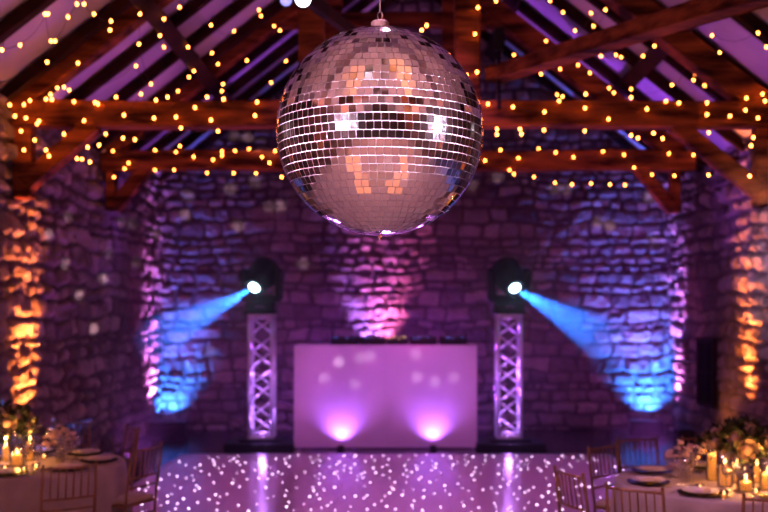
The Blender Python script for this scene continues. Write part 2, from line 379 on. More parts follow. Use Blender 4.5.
# lantern spotlights by the strut, top edge of the picture
M['lamp_white'] = mat('lamp_lens_white', (1,1,1), 0.3, emit=(0.92,0.93,1.0), estr=9)
M['lamp_ice'] = mat('lamp_lens_ice', (0.7,0.8,1), 0.2, emit=(0.35,0.35,1.0), estr=1.2)
def pinspot(pos, aim, lens, r, label):
    t = empty('pinspot', pos); tag(t, label, 'spotlight')
    d = (Vector(aim)-Vector(pos)).normalized()
    bm = NB(); lathe(bm, [(0,-0.17),(r*.7,-0.16),(r*.95,-0.08),(r*1.1,0),(r*1.12,0.03),(r*.96,0.03),(r*.92,0)], 20, axis=d); obj('lamp_body', bm, M['blackmetal'], t, smooth=True)
    bm = NB(); lathe(bm, [(0,0.025),(r*.6,0.02),(r*.93,0.0)], 20, axis=d); obj('lens', bm, lens, t, smooth=True)
    bm = NB(); s = Vector((1,0,0)); tube(bm, [s*r*1.15, s*r*1.2+Vector((0,0,.16)), -s*r*1.2+Vector((0,0,.16)), -s*r*1.15], 0.008, 6)
    tube(bm, [(0,0,.16),(0,0,.30)], 0.010, 6); obj('yoke', bm, M['blackmetal'], t)
    return t
pinspot(P(303, -1, 6.2), (0.15, 0, 2.0), M['lamp_white'], 0.052, 'round white-glowing spotlight cut by the top edge of the photo')
pinspot(P(286, 0, 6.6), (-0.3, 2, 2.5), M['lamp_ice'], 0.042, 'small icy blue spotlight lens beside the white-glowing one')
# black chain hoist hanging on the queen post
bm = NB(); box(bm, (-.05,-.06,-.05), (.05,.06,.18), 0.01)
for k in range(12): lathe(bm, [(0.012,-0.03),(0.02,0),(0.012,0.03)], 6, (0.0,0,-.08-.05*k))
o = obj('chain_hoist', bm, M['black'], None, P(499, 46, YF-0.02)); tag(o, 'black chain hoist hanging beside the queen post right of the mirror ball', 'hoist')

# ------------------------------------------------------------------ string lights
BM_bulb = NB(); lathe(BM_bulb, [(0,-0.017),(0.008,-0.014),(0.0125,-0.004),(0.0115,0.006),(0.006,0.014),(0,0.016)], 8)
proto_me = bpy.data.meshes.new('bulb'); BM_bulb.to_mesh(proto_me); BM_bulb.free(); proto_me.materials.append(M['bulb'])
proto_me.polygons.foreach_set('use_smooth', [True]*len(proto_me.polygons))
def string(label, pts, hook=True):
    t = empty('string_lights', pts[0]); tag(t, label, 'string lights', 'warm fairy light strings in the roof')
    p0 = Vector(pts[0]); bm = NB(); path = []
    for a, b in zip(pts, pts[1:]):
        L = (b-a).length
        for k in range(4):
            f = k/4; q = a.lerp(b, f); q.z -= min(0.10, 0.12*L)*4*f*(1-f)-0.018; path.append(q-p0)
    path.append(pts[-1]-p0+Vector((0,0,0.018)))
    if hook: path = [path[0]+Vector((0,.075,.13))]+path+[path[-1]+Vector((0,.075,.13))]
    tube(bm, path, 0.0028, 4); obj('cable', bm, M['cable'], t)
    for p in pts: 
        o = bpy.data.objects.new('bulb', proto_me); C.objects.link(o); o.parent = t; o.location = p-p0
        o.rotation_euler = (0,0,random.uniform(0,6))
def pl(lst, Y): return [P(x, y, Y) for x, y in lst]
fy = YF-0.045
string('fairy light string along the face and top of the nearer tie beam, left half',
  pl([(10,105),(15,116),(24,104.6),(26,118),(30,100.5),(39,121),(37,124),(46,99),(52,99.5),(74,101.6),(84,120.6),(95,102.5),(98,104),(116,97),(124,115),(141,94),(154,118),(156,100),(167.6,97),(176,117),(195,107.5),(207,97),(211,120),(223.5,99),(255,115.5),(257,102)], fy))
string('fairy light string along the face and top of the nearer tie beam, right half',
  pl([(488,104),(513,107),(544.5,112),(559,101),(585,108),(585.7,94),(608.5,119),(631,97.5),(647,109),(666,101),(679,103),(707,102.7),(707,114.6),(730,116),(745.5,110),(746.5,98),(758,118),(762.6,94),(765,101)], fy))
string('fairy lights dangling just below the nearer tie beam, right side',
  pl([(497,129),(497,134.4),(520,129),(521.5,134),(544,130),(584.7,131),(631,135.4),(638,138),(653.5,133),(662.7,138.6),(708.7,132.6)], fy))
string('fairy lights dangling around the wall post and knee brace at the left end',
  pl([(24,150),(21,131),(34.6,140),(46,150),(49,156),(64,134),(77,158.6),(82,159),(90,162),(87.6,147),(99,145),(105.7,134),(123,138),(135,139.5),(181,128),(218,131)], fy-0.02))
string('fairy lights around the knee brace and wall post at the right end',
  pl([(708.5,175),(749.7,176),(751,145.7),(753.4,137.6)], fy-0.05))
by = YB-0.045
string('fairy light string along the farther tie beam, left of the mirror ball',
  pl([(113,151),(155,150),(176,152),(180,146),(193.6,156.7),(213,159.7),(222,155.4),(222,151.5),(235,150.7),(249,149),(262,157),(269.6,162.7),(275,151)], by))
string('fairy lights hanging under the farther tie beam, left of the mirror ball',
  pl([(114,177),(124.6,168.7),(128.6,163),(155,170),(174,170),(207,172.8),(233.7,173),(256,173.4),(281.6,177)], by-0.02))
string('fairy light string along the farther tie beam, right of the mirror ball',
  pl([(485,160.6),(500.5,150),(518.5,158),(538.7,148.7),(555.7,152.4),(573.5,157),(603,151.5),(624,154.7),(669,153.5),(693.5,155)], by))
string('fairy light swag drooping below the farther tie beam on the right',
  pl([(509.5,170),(514,174),(534,177),(555,182.7),(572,184.4),(591,183.5),(610,184.4),(625,185),(634,167.6),(652,174.5),(674.4,175.8)], by-0.02))
def roofY(x, y):
    a = (VY-y)/F; b = (x-VX)/F
    if b < 0: Y = (EAVE-0.36-PITCH*XL-EYE)/(a-PITCH*b)
    else: Y = (EAVE-0.36+PITCH*XR-EYE)/(a+PITCH*b)
    return min(Y*0.985, 13.2)
def rl(lst): return [P(x, y, roofY(x, y)) for x, y in lst]
string('fairy light string on the left roof slope, nearest the left edge', rl([(2,50),(20,45),(48,14),(45,14),(51,41),(55,41),(68,17),(77,4),(84,4),(94,14),(111,21),(110,30)]))
string('fairy light string on the left roof slope, low above the beam end', rl([(47,62),(78,63),(50.5,94.5),(57.5,88),(64,87),(69,90),(136,66),(151,84),(139,44),(140,14)]))
string('fairy light string up the middle of the left roof slope', rl([(178,91),(189,77),(194,71),(218,64),(212,53),(188,47),(164,47),(160,35.6),(164,19),(179.6,7)]))
string('fairy light string on the left roof slope, nearest the mirror ball', rl([(222,91),(223,84),(247,60.5),(271,82.5),(286,61),(280,30.5),(274,26),(261,16),(259,10),(234,31),(211,25)]))
string('fairy light string around the queen post right of the mirror ball', pl([(421.7,30),(426.6,25.4),(443,52),(466.6,75),(477,72),(475,34),(478,7.5),(496,1)], YF-0.05))
string('fairy light string high on the right roof slope', rl([(550,.6),(563,12.5),(575,30.5),(591,13),(605.5,10),(593.5,26),(620,25),(626.5,35),(644.5,30),(644.5,19),(690.5,5)]))
string('fairy light string along the long tie to the right of the post', rl([(505,66),(514,55),(516.6,76),(534,68),(541,74),(546,41),(560,69),(578,65),(590,73),(596,52),(601,56),(616,55),(621,57),(643,56),(654.4,46)]))
string('fairy light string low on the right roof slope above the beam', rl([(557,94.5),(562.5,96.6),(609,88),(614,92.6),(631,89),(672,85),(686,66.6),(679,55)]))
string('fairy light string on the right roof slope, nearest the right edge', rl([(722,94),(718,88),(704.6,85.5),(713,81),(693.5,80),(695,74),(703.6,47),(719.7,52.6),(712,35.4),(758,33),(766.5,47)]))

# ------------------------------------------------------------------ mirror ball
t = empty('mirror_ball', BALL); tag(t, 'huge mirror ball of square glass tiles hanging on a steel cable', 'mirror ball')
bm = NB(); bmesh.ops.create_uvsphere(bm, u_segments=96, v_segments=48, radius=BR-0.0035); obj('core', bm, M['grout'], t, smooth=True)
rnd = random.Random(7); verts = []; faces = []
NR = 42
for r in range(NR):
    ph = -PI/2+PI*(r+0.5)/NR; n = max(4, int(round(2*PI*math.cos(ph)/(PI/NR*0.93)))); off = rnd.random()
    wd_ = 2*PI*BR*math.cos(ph)/n; hh = PI*BR/NR
    for k in range(n):
        th = 2*PI*(k+off)/n
        nrm = Vector((math.cos(ph)*math.cos(th), math.cos(ph)*math.sin(th), math.sin(ph)))
        e = Vector((-math.sin(th), math.cos(th), 0)); u = nrm.cross(e)
        c = nrm*BR; jx, jy = rnd.gauss(0,.004), rnd.gauss(0,.004)
        nn = (nrm+e*jx+u*jy).normalized(); e2 = (e-nn*e.dot(nn)).normalized(); u2 = nn.cross(e2)
        hw, hv = wd_/2-0.0016, hh/2-0.0014; taper = math.tan(ph)*hv/BR*hw
        b0 = len(verts)
        for dz in (0.0, -0.003):
            for sx, sy in ((-1,-1),(1,-1),(1,1),(-1,1)):
                verts.append(c+nn*dz+e2*(sx*(hw-sy*taper*0.9))+u2*(sy*hv))
        faces += [(b0,b0+1,b0+2,b0+3)]+[(b0+i,b0+4+i,b0+4+(i+1)%4,b0+(i+1)%4) for i in range(4)]
me = bpy.data.meshes.new('mirror_tiles'); me.from_pydata([tuple(v) for v in verts], [], faces); link_mesh('mirror_tiles', me, M['mirror'], t)
bm = NB(); lathe(bm, [(0,BR+0.032),(0.028,BR+0.031),(0.034,BR+0.027),(0.036,BR-0.01),(0,BR-0.01)], 24); obj('cap', bm, mat('brushed_cap', (0.22,0.11,0.10), 0.5, 0.3), t, smooth=False)
bm = NB(); lathe(bm, [(0.0,-BR-0.022),(0.004,-BR-0.016),(0.003,-BR-0.008),(0.008,-BR-0.004),(0.008,-BR+0.004)], 10); obj('bottom_stud', bm, mat('brass_stud', (0.8,0.45,0.15), 0.3, 1), t)
bm = NB()
pts = [Vector((0.009*math.cos(a), 0, BR+0.051+0.018*math.sin(a))) for a in [2*PI*k/16 for k in range(17)]]; tube(bm, pts, 0.0026, 6); obj('shackle', bm, M['chrome'], t)
bm = NB(); tube(bm, [(0,0,BR+0.068),(0,0,purlin_z(BALL.x)-BALL.z-0.25)], 0.0035, 8); o = obj('steel_cable', bm, M['chrome'], t)

# ------------------------------------------------------------------ dance floor
FX0, FX1, FY0, FY1 = -3.05, 2.90, 8.7, 13.9
t = empty('dance_floor', (0,0,0)); tag(t, 'white starlit dance floor with tiny LED points in front of the booth', 'dance floor')
M['dance'] = mat('dance_floor_acrylic', (0.78,0.60,0.76), 0.17)
M['led'] = mat('floor_led', (1,1,1), 0.3, emit=(0.95,0.62,1.0), estr=6.5)
nx, ny = 5, 4
for i in range(nx):
    for j in range(ny):
        x0 = FX0+0.05+(FX1-FX0-0.1)*i/nx; x1 = FX0+0.05+(FX1-FX0-0.1)*(i+1)/nx; y0 = FY0+0.05+(FY1-FY0-0.1)*j/ny; y1 = FY0+0.05+(FY1-FY0-0.1)*(j+1)/ny
        bm = NB(); box(bm, (x0+.001,y0+.001,0.0), (x1-.001,y1-.001,0.03)); obj('floor_panel', bm, M['dance'], t)
bm = NB()
for lo, hi in (((FX0,FY0,0),(FX0+.05,FY1,.031)),((FX1-.05,FY0,0),(FX1,FY1,.031)),((FX0+.05,FY0,0),(FX1-.05,FY0+.05,.031)),((FX0+.05,FY1-.05,0),(FX1-.05,FY1,.031))): box(bm, lo, hi)
obj('edge_ramp', bm, mat('edge_ramp_metal', (0.5,0.45,0.5), 0.3, 0.8), t)
rnd = random.Random(21); bm = NB(); led = []
tries = 0
while len(led) < 440 and tries < 20000:
    tries += 1; x = rnd.uniform(FX0+.1, FX1-.1); y = rnd.uniform(FY0+.1, FY1-.1)
    if all((x-a)**2+(y-b)**2 > 0.12**2 for a, b in led): led.append((x, y))
for x, y in led:
    r = rnd.choice((0.005,0.007,0.008,0.010)); lathe(bm, [(r,0.0302),(r*.8,0.031+r*.5),(0,0.031+r*.8)], 8, (x,y,0))
o = obj('led_star', bm, M['led'], t); o['kind'] = 'stuff'; o['label'] = 'white LED points scattered over the panels'

# ------------------------------------------------------------------ DJ booth
BY = 14.6; bx0, bxm, bx1, bz = -1.55, -0.205, 1.125, 1.50
t = empty('dj_booth', ((bx0+bx1)/2, BY, 0)); tag(t, 'white two-panel booth glowing violet at the back of the dance floor', 'booth')
ox = (bx0+bx1)/2
def bpart(name, lo, hi, m, bev=0.006): 
    bm = NB(); box(bm, (lo[0]-ox, lo[1]-BY, lo[2]), (hi[0]-ox, hi[1]-BY, hi[2]), bev); return obj(name, bm, M[m], t)
bpart('front_panel', (bx0,BY,0.02), (bxm-0.006,BY+0.03,bz-0.002), 'panel')
bpart('front_panel', (bxm+0.006,BY,0.02), (bx1,BY+0.03,bz-0.002), 'panel')
bpart('seam_strip', (bxm-0.03,BY+0.031,0.02), (bxm+0.03,BY+0.04,bz-0.004), 'panel', 0.0)
bpart('side_panel', (bx0,BY+0.035,0.02), (bx0+0.03,BY+0.75,bz-0.002), 'panel')
bpart('side_panel', (bx1-0.03,BY+0.035,0.02), (bx1,BY+0.75,bz-0.002), 'panel')
bpart('worktop', (bx0,BY,bz), (bx1,BY+0.75,bz+0.015), 'panel')
M['led_blue'] = mat('deck_led_blue', (0.1,0.1,0.3), 0.4, emit=(0.15,0.25,1), estr=0.5)
M['led_warm'] = mat('deck_led_warm', (0.3,0.2,0.1), 0.4, emit=(1,0.6,0.35), estr=1.2)
M['platter'] = mat('platter_metal', (0.25,0.22,0.28), 0.3, 0.8)
def deck(x0, x1, kind, label):
    z0 = bz+0.016; zt = bz+0.15; w2 = (x1-x0)/2; t = empty(kind, ((x0+x1)/2, BY+0.38, z0)); tag(t, label, 'mixer' if kind == 'dj_mixer' else 'player')
    bm = NB(); h = zt-z0
    box(bm, (-w2,-.2,0), (w2,.22,h-.02), 0.01); obj('case', bm, M['black'], t)
    if kind == 'media_player':
        bm = NB(); lathe(bm, [(0.10,0),(0.10,.015),(0.09,.02),(0.03,.02),(0,.022)], 24, (0,-.04,h-.02)); obj('jog_wheel', bm, M['platter'], t)
        bm = NB(); box(bm, (-w2*.6,.10,h-.02), (w2*.6,.20,h+.0), .004); obj('screen', bm, M['black'], t)
    else:
        for i in range(4):
            for j in range(4):
                bm = NB(); lathe(bm, [(.012,0),(.010,.02),(0,.02)], 8, (-w2*.7+i*w2*.47, -.12+j*.08, h-.02)); obj('knob', bm, M['platter'], t)
    bm = NB(); rnd = random.Random(int(x0*100))
    for k in range(7): 
        x = rnd.uniform(-w2*.85, w2*.85); z = rnd.uniform(h*.6, h*.9); box(bm, (x-.012,-.206,z-.006), (x+.012,-.199,z+.006))
    obj('indicator_light', bm, M['led_warm'] if kind == 'dj_mixer' else M['led_blue'], t)
deck(-1.02,-0.62,'media_player','black deck at the left end of the booth top')
deck(-0.60,-0.22,'media_player','black deck second from the left on the booth top')
deck(-0.20,0.12,'dj_mixer','black mixer at the centre of the booth top')
deck(0.14,0.54,'media_player','black deck just right of the mixer on the booth top')
deck(0.60,0.99,'media_player','black deck at the right end of the booth top')

# ------------------------------------------------------------------ trusses + moving heads
def tower(x, side):
    t = empty('truss_tower', (x, BY+0.19, 0)); tag(t, 'short aluminium lattice truss lit violet, %s of the booth' % side, 'truss')
    W = 0.165; H = 1.97
    bm = NB(); box(bm, (-.50,-.42,0.0), (.50,.36,0.10), 0.02); box(bm, (-.3,-.3,.10), (.3,.3,.15), .012); obj('base_plate', bm, M['black'], t)
    bm = NB(); box(bm, (-.19,-.19,.15), (.19,.19,.18), .004); obj('foot_plate', bm, M['alu'], t)
    for sx in (-1,1):
        for sy in (-1,1):
            bm = NB(); tube(bm, [(sx*W,sy*W,.18),(sx*W,sy*W,H-.02)], 0.025, 12); obj('chord', bm, M['alu'], t, smooth=True)
    n = 7; z0, z1 = 0.21, H-0.07; dz = (z1-z0)/n
    for face in range(4):
        a = face*PI/2; R = Matrix.Rotation(a, 3, 'Z'); bm = NB()
        for k in range(n):
            s = 1 if k % 2 == 0 else -1
            if face % 2: s = -s
            tube(bm, [R@Vector((-s*W,-W,z0+dz*k)), R@Vector((s*W,-W,z0+dz*(k+1)))], 0.014, 8)
        for z in (z0-0.01, z1+0.01): tube(bm, [R@Vector((-W,-W,z)), R@Vector((W,-W,z))], 0.016, 8)
        obj('lattice', bm, M['alu'], t, smooth=True)
    bm = NB(); box(bm, (-.19,-.19,H-.03), (.19,.19,H), .004); obj('top_plate', bm, M['alu'], t)
    light('POINT', 'truss_glow', (x, BY+0.19, 0.32), 8, (0.5,0.2,1.0), radius=0.05)
    light('POINT', 'truss_glow', (x, BY+0.19, 1.1), 8, (0.55,0.2,1.0), radius=0.05)
    light('SPOT', 'truss_uplight', (x-0.02, BY-0.20, 0.17), 50, (0.52,0.2,1.0), (x, BY+0.05, 1.3), 40, 0.8, 0.03)
TXL, TXR = -2.04, 1.605
tower(TXL, 'left'); tower(TXR, 'right')
def moving_head(x, sgn, label):
    z0 = 1.97; yb = BY+0.17
    t = empty('moving_head', (x, yb, z0)); tag(t, label, 'moving head light')
    bm = NB(); box(bm, (-.235,-.20,0), (.235,.20,.055), .012); box(bm, (-.22,-.19,.055), (.22,.19,.18), .03); obj('base', bm, M['black'], t)
    bm = NB(); box(bm, (-.07,-.194,.09), (.07,-.188,.125)); obj('display', bm, mat('display_glass', (0.15,0.08,0.15), 0.2), t)
    pan = math.radians(8)*sgn
    yk = empty('yoke', (0,0,.18), pan); yk.parent = t
    for s in (-1,1):
        bm = NB(); box(bm, (s*.265-.04,-.12,.03), (s*.265+.04,.12,.47), .035); 
        lathe(bm, [(0,-.045),(.11,-.045),(.125,0),(.11,.045),(0,.045)], 20, (s*.265,0,.37), (1,0,0)); obj('yoke_arm', bm, M['black'], yk, smooth=False)
    bm = NB(); box(bm, (-.28,-.11,.0), (.28,.11,.10), .02); obj('yoke_bridge', bm, M['black'], yk)
    lp = P(253.5 if sgn < 0 else 515.5, 288.5 if sgn < 0 else 289, BY-0.06)      # centre of the lens
    hc = Vector((x+sgn*-0.0, yb, z0+0.55))                                       # tilt axis
    d = Vector((sgn*1.0, -3.4, -0.86)).normalized()
    dh = (lp-hc).normalized(); L = (lp-hc).length
    bm = NB(); lathe(bm, [(0,-.30),(.10,-.30),(.17,-.26),(.215,-.16),(.225,-.02),(.20,.06),(.17,L-.06),(.15,L-.01),(.13,L-.005),(.12,L-.03),(0,L-.03)], 28, axis=dh)
    hd = obj('head', bm, M['black'], t, hc-Vector((x, yb, z0)), smooth=True)
    bm = NB(); 
    for k in range(5): lathe(bm, [(.205,-.20+.03*k),(.228,-.19+.03*k),(.205,-.18+.03*k)], 28, axis=dh)
    obj('cooling_fin', bm, M['blackmetal'], hd, smooth=True)
    bm = NB(); lathe(bm, [(0,L-.005),(.05,L-.008),(.078,L-.022)], 24, axis=dh); obj('lens', bm, M['lens_blue'], hd, smooth=True)
    src = lp+d*0.03
    light('SPOT', 'moving_head_beam', src, 13000, (0.02,0.17,1.0), src+d*3, 12.5, 0.4, 0.02)
    light('POINT', 'lens_spill', lp+dh*0.05, 0.5, (0.1,0.4,1.0), radius=0.03)
moving_head(TXL-0.005, -1, 'black moving head throwing a blue beam to the lower left')
moving_head(TXR, 1, 'black moving head throwing a blue beam to the lower right')
# stage haze hanging around the beams
bm = NB(); box(bm, (XL+.12, 11.9, 0.05), (XR-.12, 14.55, 3.3))
hz = obj('haze', bm, None); tag(hz, 'thin stage haze around the booth that shows the blue beams', 'haze', kind='stuff')
hm = bpy.data.materials.new('stage_haze'); hm.use_nodes = True; N = hm.node_tree.nodes; N.remove(N['Principled BSDF'])
vs_ = N.new('ShaderNodeVolumeScatter'); vs_.inputs['Density'].default_value = 0.032; vs_.inputs['Anisotropy'].default_value = 0.62
hm.node_tree.links.new(vs_.outputs[0], N['Material Output'].inputs['Volume']); hz.data.materials.append(hm)

# ------------------------------------------------------------------ uplights
def par_can(pos, aim, color, energy, label, size=60, blend=0.9, r=0.075, lens=4.0, radius=0.03):
    t = empty('uplight', (pos[0], pos[1], 0.0)); tag(t, label, 'uplight')
    d = (Vector(aim)-Vector(pos)).normalized(); z = Vector((0,0,pos[2]))
    bm = NB(); lathe(bm, [(0,-.13),(r*.8,-.13),(r,-.09),(r,.0),(r*.9,.0),(r*.86,-.02)], 18, z, d); obj('can', bm, M['black'], t, smooth=True)
    bm = NB(); lathe(bm, [(0,-.012),(r*.86,-.02)], 18, z, d); obj('lens', bm, mat('uplight_lens', color, 0.3, emit=color, estr=lens), t)
    bm = NB(); box(bm, (-r*1.5,-r*1.1,0), (r*1.5,r*1.1,.02), .004)
    for s in (-1,1): box(bm, (s*r*1.25-.006,-.02,.015), (s*r*1.25+.006,.02,pos[2]), 0)
    obj('bracket', bm, M['blackmetal'], t)
    light('SPOT', 'uplight_beam', Vector(pos)+d*0.02, energy, color, aim, size, blend, radius)
BLU = (0.03,0.17,1.0); VIO = (0.42,0.16,1.0); PNK = (0.85,0.22,1.0); ORG = (1.0,0.21,0.04)
# back corners
par_can((-3.90, 16.70, 0.17), (-3.92, 17.05, 0.75), BLU, 620, 'black uplight washing the back wall blue, in the left corner', 95, 1.0)
par_can((4.22, 16.70, 0.17), (4.20, 17.05, 0.8), BLU, 1150, 'black uplight washing the back wall blue, in the right corner', 95, 1.0)
light('SPOT', 'violet_wash', (-3.75, 16.2, 0.2), 500, (0.2,0.12,1.0), (-3.9, 17.1, 2.6), 60, 1.0, 0.05)
light('SPOT', 'violet_wash', (4.0, 16.2, 0.2), 1100, (0.22,0.14,1.0), (4.1, 17.1, 2.8), 62, 1.0, 0.05)
par_can((-3.72, 16.3, 0.17), (-4.05, 16.33, 1.0), PNK, 1900, 'black uplight washing the left wall pink beside the corner', 50)
par_can((4.30, 16.5, 0.17), (4.58, 16.5, 1.1), PNK, 1900, 'black uplight washing the right wall pink beside the corner', 40)
# orange strips on the side walls
par_can((-3.62, 10.85, 0.17), (-4.06, 10.85, 1.5), ORG, 3600, 'uplight washing an orange strip up the left wall beside the table', 36, 1.0)
par_can((4.15, 13.15, 0.17), (4.58, 13.15, 1.5), ORG, 3600, 'uplight washing an orange strip up the right wall behind the table', 36, 1.0)
# behind the booth
par_can((-0.52, 16.72, 1.15), (-0.56, 17.06, 2.1), VIO, 420, 'uplight behind the booth throwing violet on the stone wall', 56, 1.0)
par_can((-0.24, 16.72, 1.15), (-0.22, 17.06, 2.2), (1.0,0.16,0.55), 620, 'uplight behind the booth throwing hot pink on the stone wall', 54, 1.0)
# in front of the booth
for k, px in enumerate((341, 433)):
    x = (px-VX)/F*14.42
    par_can((x, 14.42, 0.07), (x, 14.62, 0.55), (0.42,0.12,1.0), 46, 'small uplight at the foot of the booth under its %s panel' % ('left','right')[k], 120, 1.0, 0.035, 8, 0.02)
# orange uplights of the dining end, seen only in the mirror ball
for x, y in ((XL+.25, 6.0), (XR-.25, 6.3), (XL+.25, 2.0), (XR-.25, 2.0)):
    light('SPOT', 'orange_wall_wash', (x, y, 0.2), 900, ORG, (x+(-.2 if x<0 else .2), y, 1.4), 30, 0.9, 0.03)
for x, y in ((XL+.35,-2.2), (XR-.35,-3.0)): light('SPOT', 'orange_wall_wash', (x, y, 0.2), 6500, ORG, (x+(-.2 if x<0 else .2), y, 2.0), 46, 0.9, 0.03)
# two bright fixtures on stands behind the camera whose reflections glare in the ball
def flood(ang, dist, z, sx, sy, label, power, col=(1.0,0.74,1.0)):
    a = math.radians(ang); p = BALL+Vector((math.sin(a)*dist, -math.cos(a)*dist, 0)); p.z = z
    t = empty('floodlight', (p.x, p.y, 0), -a*1.0); tag(t, label, 'floodlight')
    bm = NB(); tube(bm, [(0,0,0.02),(0,0,z-sy/2)], 0.02, 8)
    for k in range(3): tube(bm, [(0,0,.5),(.4*math.cos(k*2.1),.4*math.sin(k*2.1),.01)], .012, 6)
    obj('stand', bm, M['blackmetal'], t)
    f = (BALL-p).normalized()
    bm = NB(); box(bm, (-sx/2-.02,-.10,z-sy/2-.02), (sx/2+.02,-.03,z+sy/2+.02)); obj('housing', bm, M['black'], t)
    o = light('AREA', 'flood_panel', p, power, col, BALL, sx=sx, sy=sy); o.data.spread = math.radians(12)
flood(-35, 3.2, 2.75, 1.15, 0.62, 'white flood panel on a stand behind the camera, left', 38)
flood(67, 3.0, 2.72, 0.95, 0.55, 'white flood panel on a stand behind the camera, right', 28)

# ------------------------------------------------------------------ dining tables
def make_chair():
    t = empty('chiavari_chair', (0,0,0))
    # local: back plane at y=0, seat towards +y
    W = 0.19
    for s in (-1,1):
        bm = NB(); tube(bm, [(s*(W-.01),.015,0),(s*W,.0,.45),(s*W,-.035,.70),(s*(W-.004),-.065,.905)], 0.013, 8, r2=0.011)
        lathe(bm, [(0,0),(.013,.004),(.009,.014),(0,.018)], 8, (s*(W-.004),-.066,.905)); obj('back_leg', bm, M['chair'], t, smooth=True)
        bm = NB(); tube(bm, [(s*(W+.005),.40,0),(s*(W+.005),.385,.44)], 0.013, 8); obj('front_leg', bm, M['chair'], t, smooth=True)
    bm = NB()
    bm.free()
    for z, y in ((.885,-.062),(.66,-.028),(.58,-.019)):
        bm = NB(); tube(bm, [(-W,y,z),(0,y-.018,z),(W,y,z)], 0.0095, 8); obj('back_rail', bm, M['chair'], t, smooth=True)
    for k in range(6):
        x = -W+.057+k*.0535; b = -.018*(1-(x/W)**2); bm = NB()
        tube(bm, [(x,-.028+b,.66),(x,-.045+b,.77),(x,-.062+b,.885)], 0.0065, 6); obj('spindle', bm, M['chair'], t, smooth=True)
    bm = NB(); box(bm, (-W-.01,-.005,.425), (W+.01,.40,.45), .008); obj('seat', bm, M['chair'], t)
    bm = NB(); box(bm, (-W+.005,.01,.45), (W-.005,.385,.485), .015); obj('cushion', bm, M['cushion'], t, smooth=False)
    bm = NB()
    for z in (.16,.30):
        for s in (-1,1): tube(bm, [(s*W,.01,z),(s*W,.39,z)], .007, 6)
    for z in (.20,.34): tube(bm, [(-W,.39,z),(W,.39,z)], .007, 6); tube(bm, [(-W,.01,z),(W,.01,z)], .007, 6)
    obj('stretcher', bm, M['chair'], t, smooth=True)
    return t
chair0 = make_chair(); CK = kmap(chair0); used = [False]
def put_chair(x, y, tx, ty, label, group, twist=0):
    c = chair0 if not used[0] else copy_tree(chair0, CK); used[0] = True
    a = math.atan2(ty-y, tx-x)-PI/2+math.radians(twist)
    c.location = (x, y, 0); c.rotation_euler = (0,0,a); tag(c, label, 'chair', group); return c
LT = (-3.12, 8.3, 0.80); RT = (2.50, 7.40, 0.88)
g1, g2 = 'chairs around the left table', 'chairs around the right table'
put_chair(-2.40, 7.22, LT[0], LT[1], 'gold chiavari chair in front of the left table, back towards the camera', g1)
put_chair(-2.12, 8.18, LT[0], LT[1], 'gold chiavari chair on the dance floor side of the left table', g1, -17)
put_chair(-2.60, 9.50, LT[0], LT[1], 'gold chiavari chair behind the left table, turned side-on by the dance floor', g1, -35)
put_chair(-3.30, 9.98, LT[0], LT[1], 'gold chiavari chair behind the left table, facing the camera', g1)
put_chair(1.70, 8.15, RT[0], RT[1], 'gold chiavari chair at the back left of the right table, seen half side-on', g2, -4)
put_chair(2.08, 8.62, RT[0], RT[1], 'gold chiavari chair behind the right table, left of the pair', g2)
put_chair(2.66, 8.70, RT[0], RT[1], 'gold chiavari chair behind the right table, right of the pair', g2)
put_chair(1.22, 6.90, RT[0], RT[1], 'gold chiavari chair at the left of the right table, on the dance floor side', g2)
put_chair(1.50, 6.30, RT[0], RT[1], 'gold chiavari chair in front of the right table, its whole back rail in view', g2, 6)
put_chair(2.24, 5.98, RT[0], RT[1], 'gold chiavari chair at the bottom right corner, cut by the frame', g2)

def table(cx, cy, R, side, other):
    t = empty('round_table', (cx, cy, 0)); tag(t, 'round banquet table under the cloth at the %s edge' % side, 'table')
    bm = NB(); lathe(bm, [(0,.705),(R-.01,.705),(R-.01,.735),(0,.735)], 48); obj('tabletop', bm, M['wood_dark'], t)
    for k in range(4):
        a = PI/4+k*PI/2; bm = NB(); tube(bm, [(R*.5*math.cos(a),R*.5*math.sin(a),0),(R*.5*math.cos(a),R*.5*math.sin(a),.705)], .018, 8); obj('leg', bm, M['blackmetal'], t)
    bm = NB(); n = 144; rings = []
    for rr, z, wv in ((0.001,.745,0),(R*.5,.745,0),(R*.96,.745,0),(R,.742,0),(R+.012,.73,.1),(R+.02,.66,.5),(R+.03,.45,.9),(R+.045,.2,1.1),(R+.06,.015,1.3)):
        rings.append([bm.verts.new(((rr+.022*wv*(math.sin(17*a)+.5*math.sin(29*a+1)))*math.cos(a), (rr+.022*wv*(math.sin(17*a)+.5*math.sin(29*a+1)))*math.sin(a), z)) for a in [2*PI*k/n for k in range(n)]])
    for a, b in zip(rings, rings[1:]):
        for k in range(n): bm.faces.new((a[k], a[(k+1)%n], b[(k+1)%n], b[k]))
    o = obj('tablecloth', bm, M['cloth'], None, (cx, cy, 0), smooth=True); tag(o, 'pale linen cloth falling in folds over the %s table' % side, 'tablecloth')
table(*LT, 'left', 'right'); table(*RT, 'right', 'left')
TZ = 0.747
def meshd(name, bm, m=None):
    me = bpy.data.meshes.new(name); bmesh.ops.recalc_face_normals(bm, faces=bm.faces[:]); bm.to_mesh(me); bm.free()
    if m: me.materials.append(m)
    me.polygons.foreach_set('use_smooth', [True]*len(me.polygons)); return me
def inst(name, me, loc, rz=0, parent=None):
    o = bpy.data.objects.new(name, me); C.objects.link(o); o.location = loc; o.rotation_euler = (0,0,rz)
    if parent is not None: o.parent = parent
    return o
bm = NB(); lathe(bm, [(0,.002),(.09,.002),(.155,.012),(.158,.015),(.15,.014),(.09,.006),(0,.006)], 32); me_charger = meshd('charger_plate', bm, M['charger'])
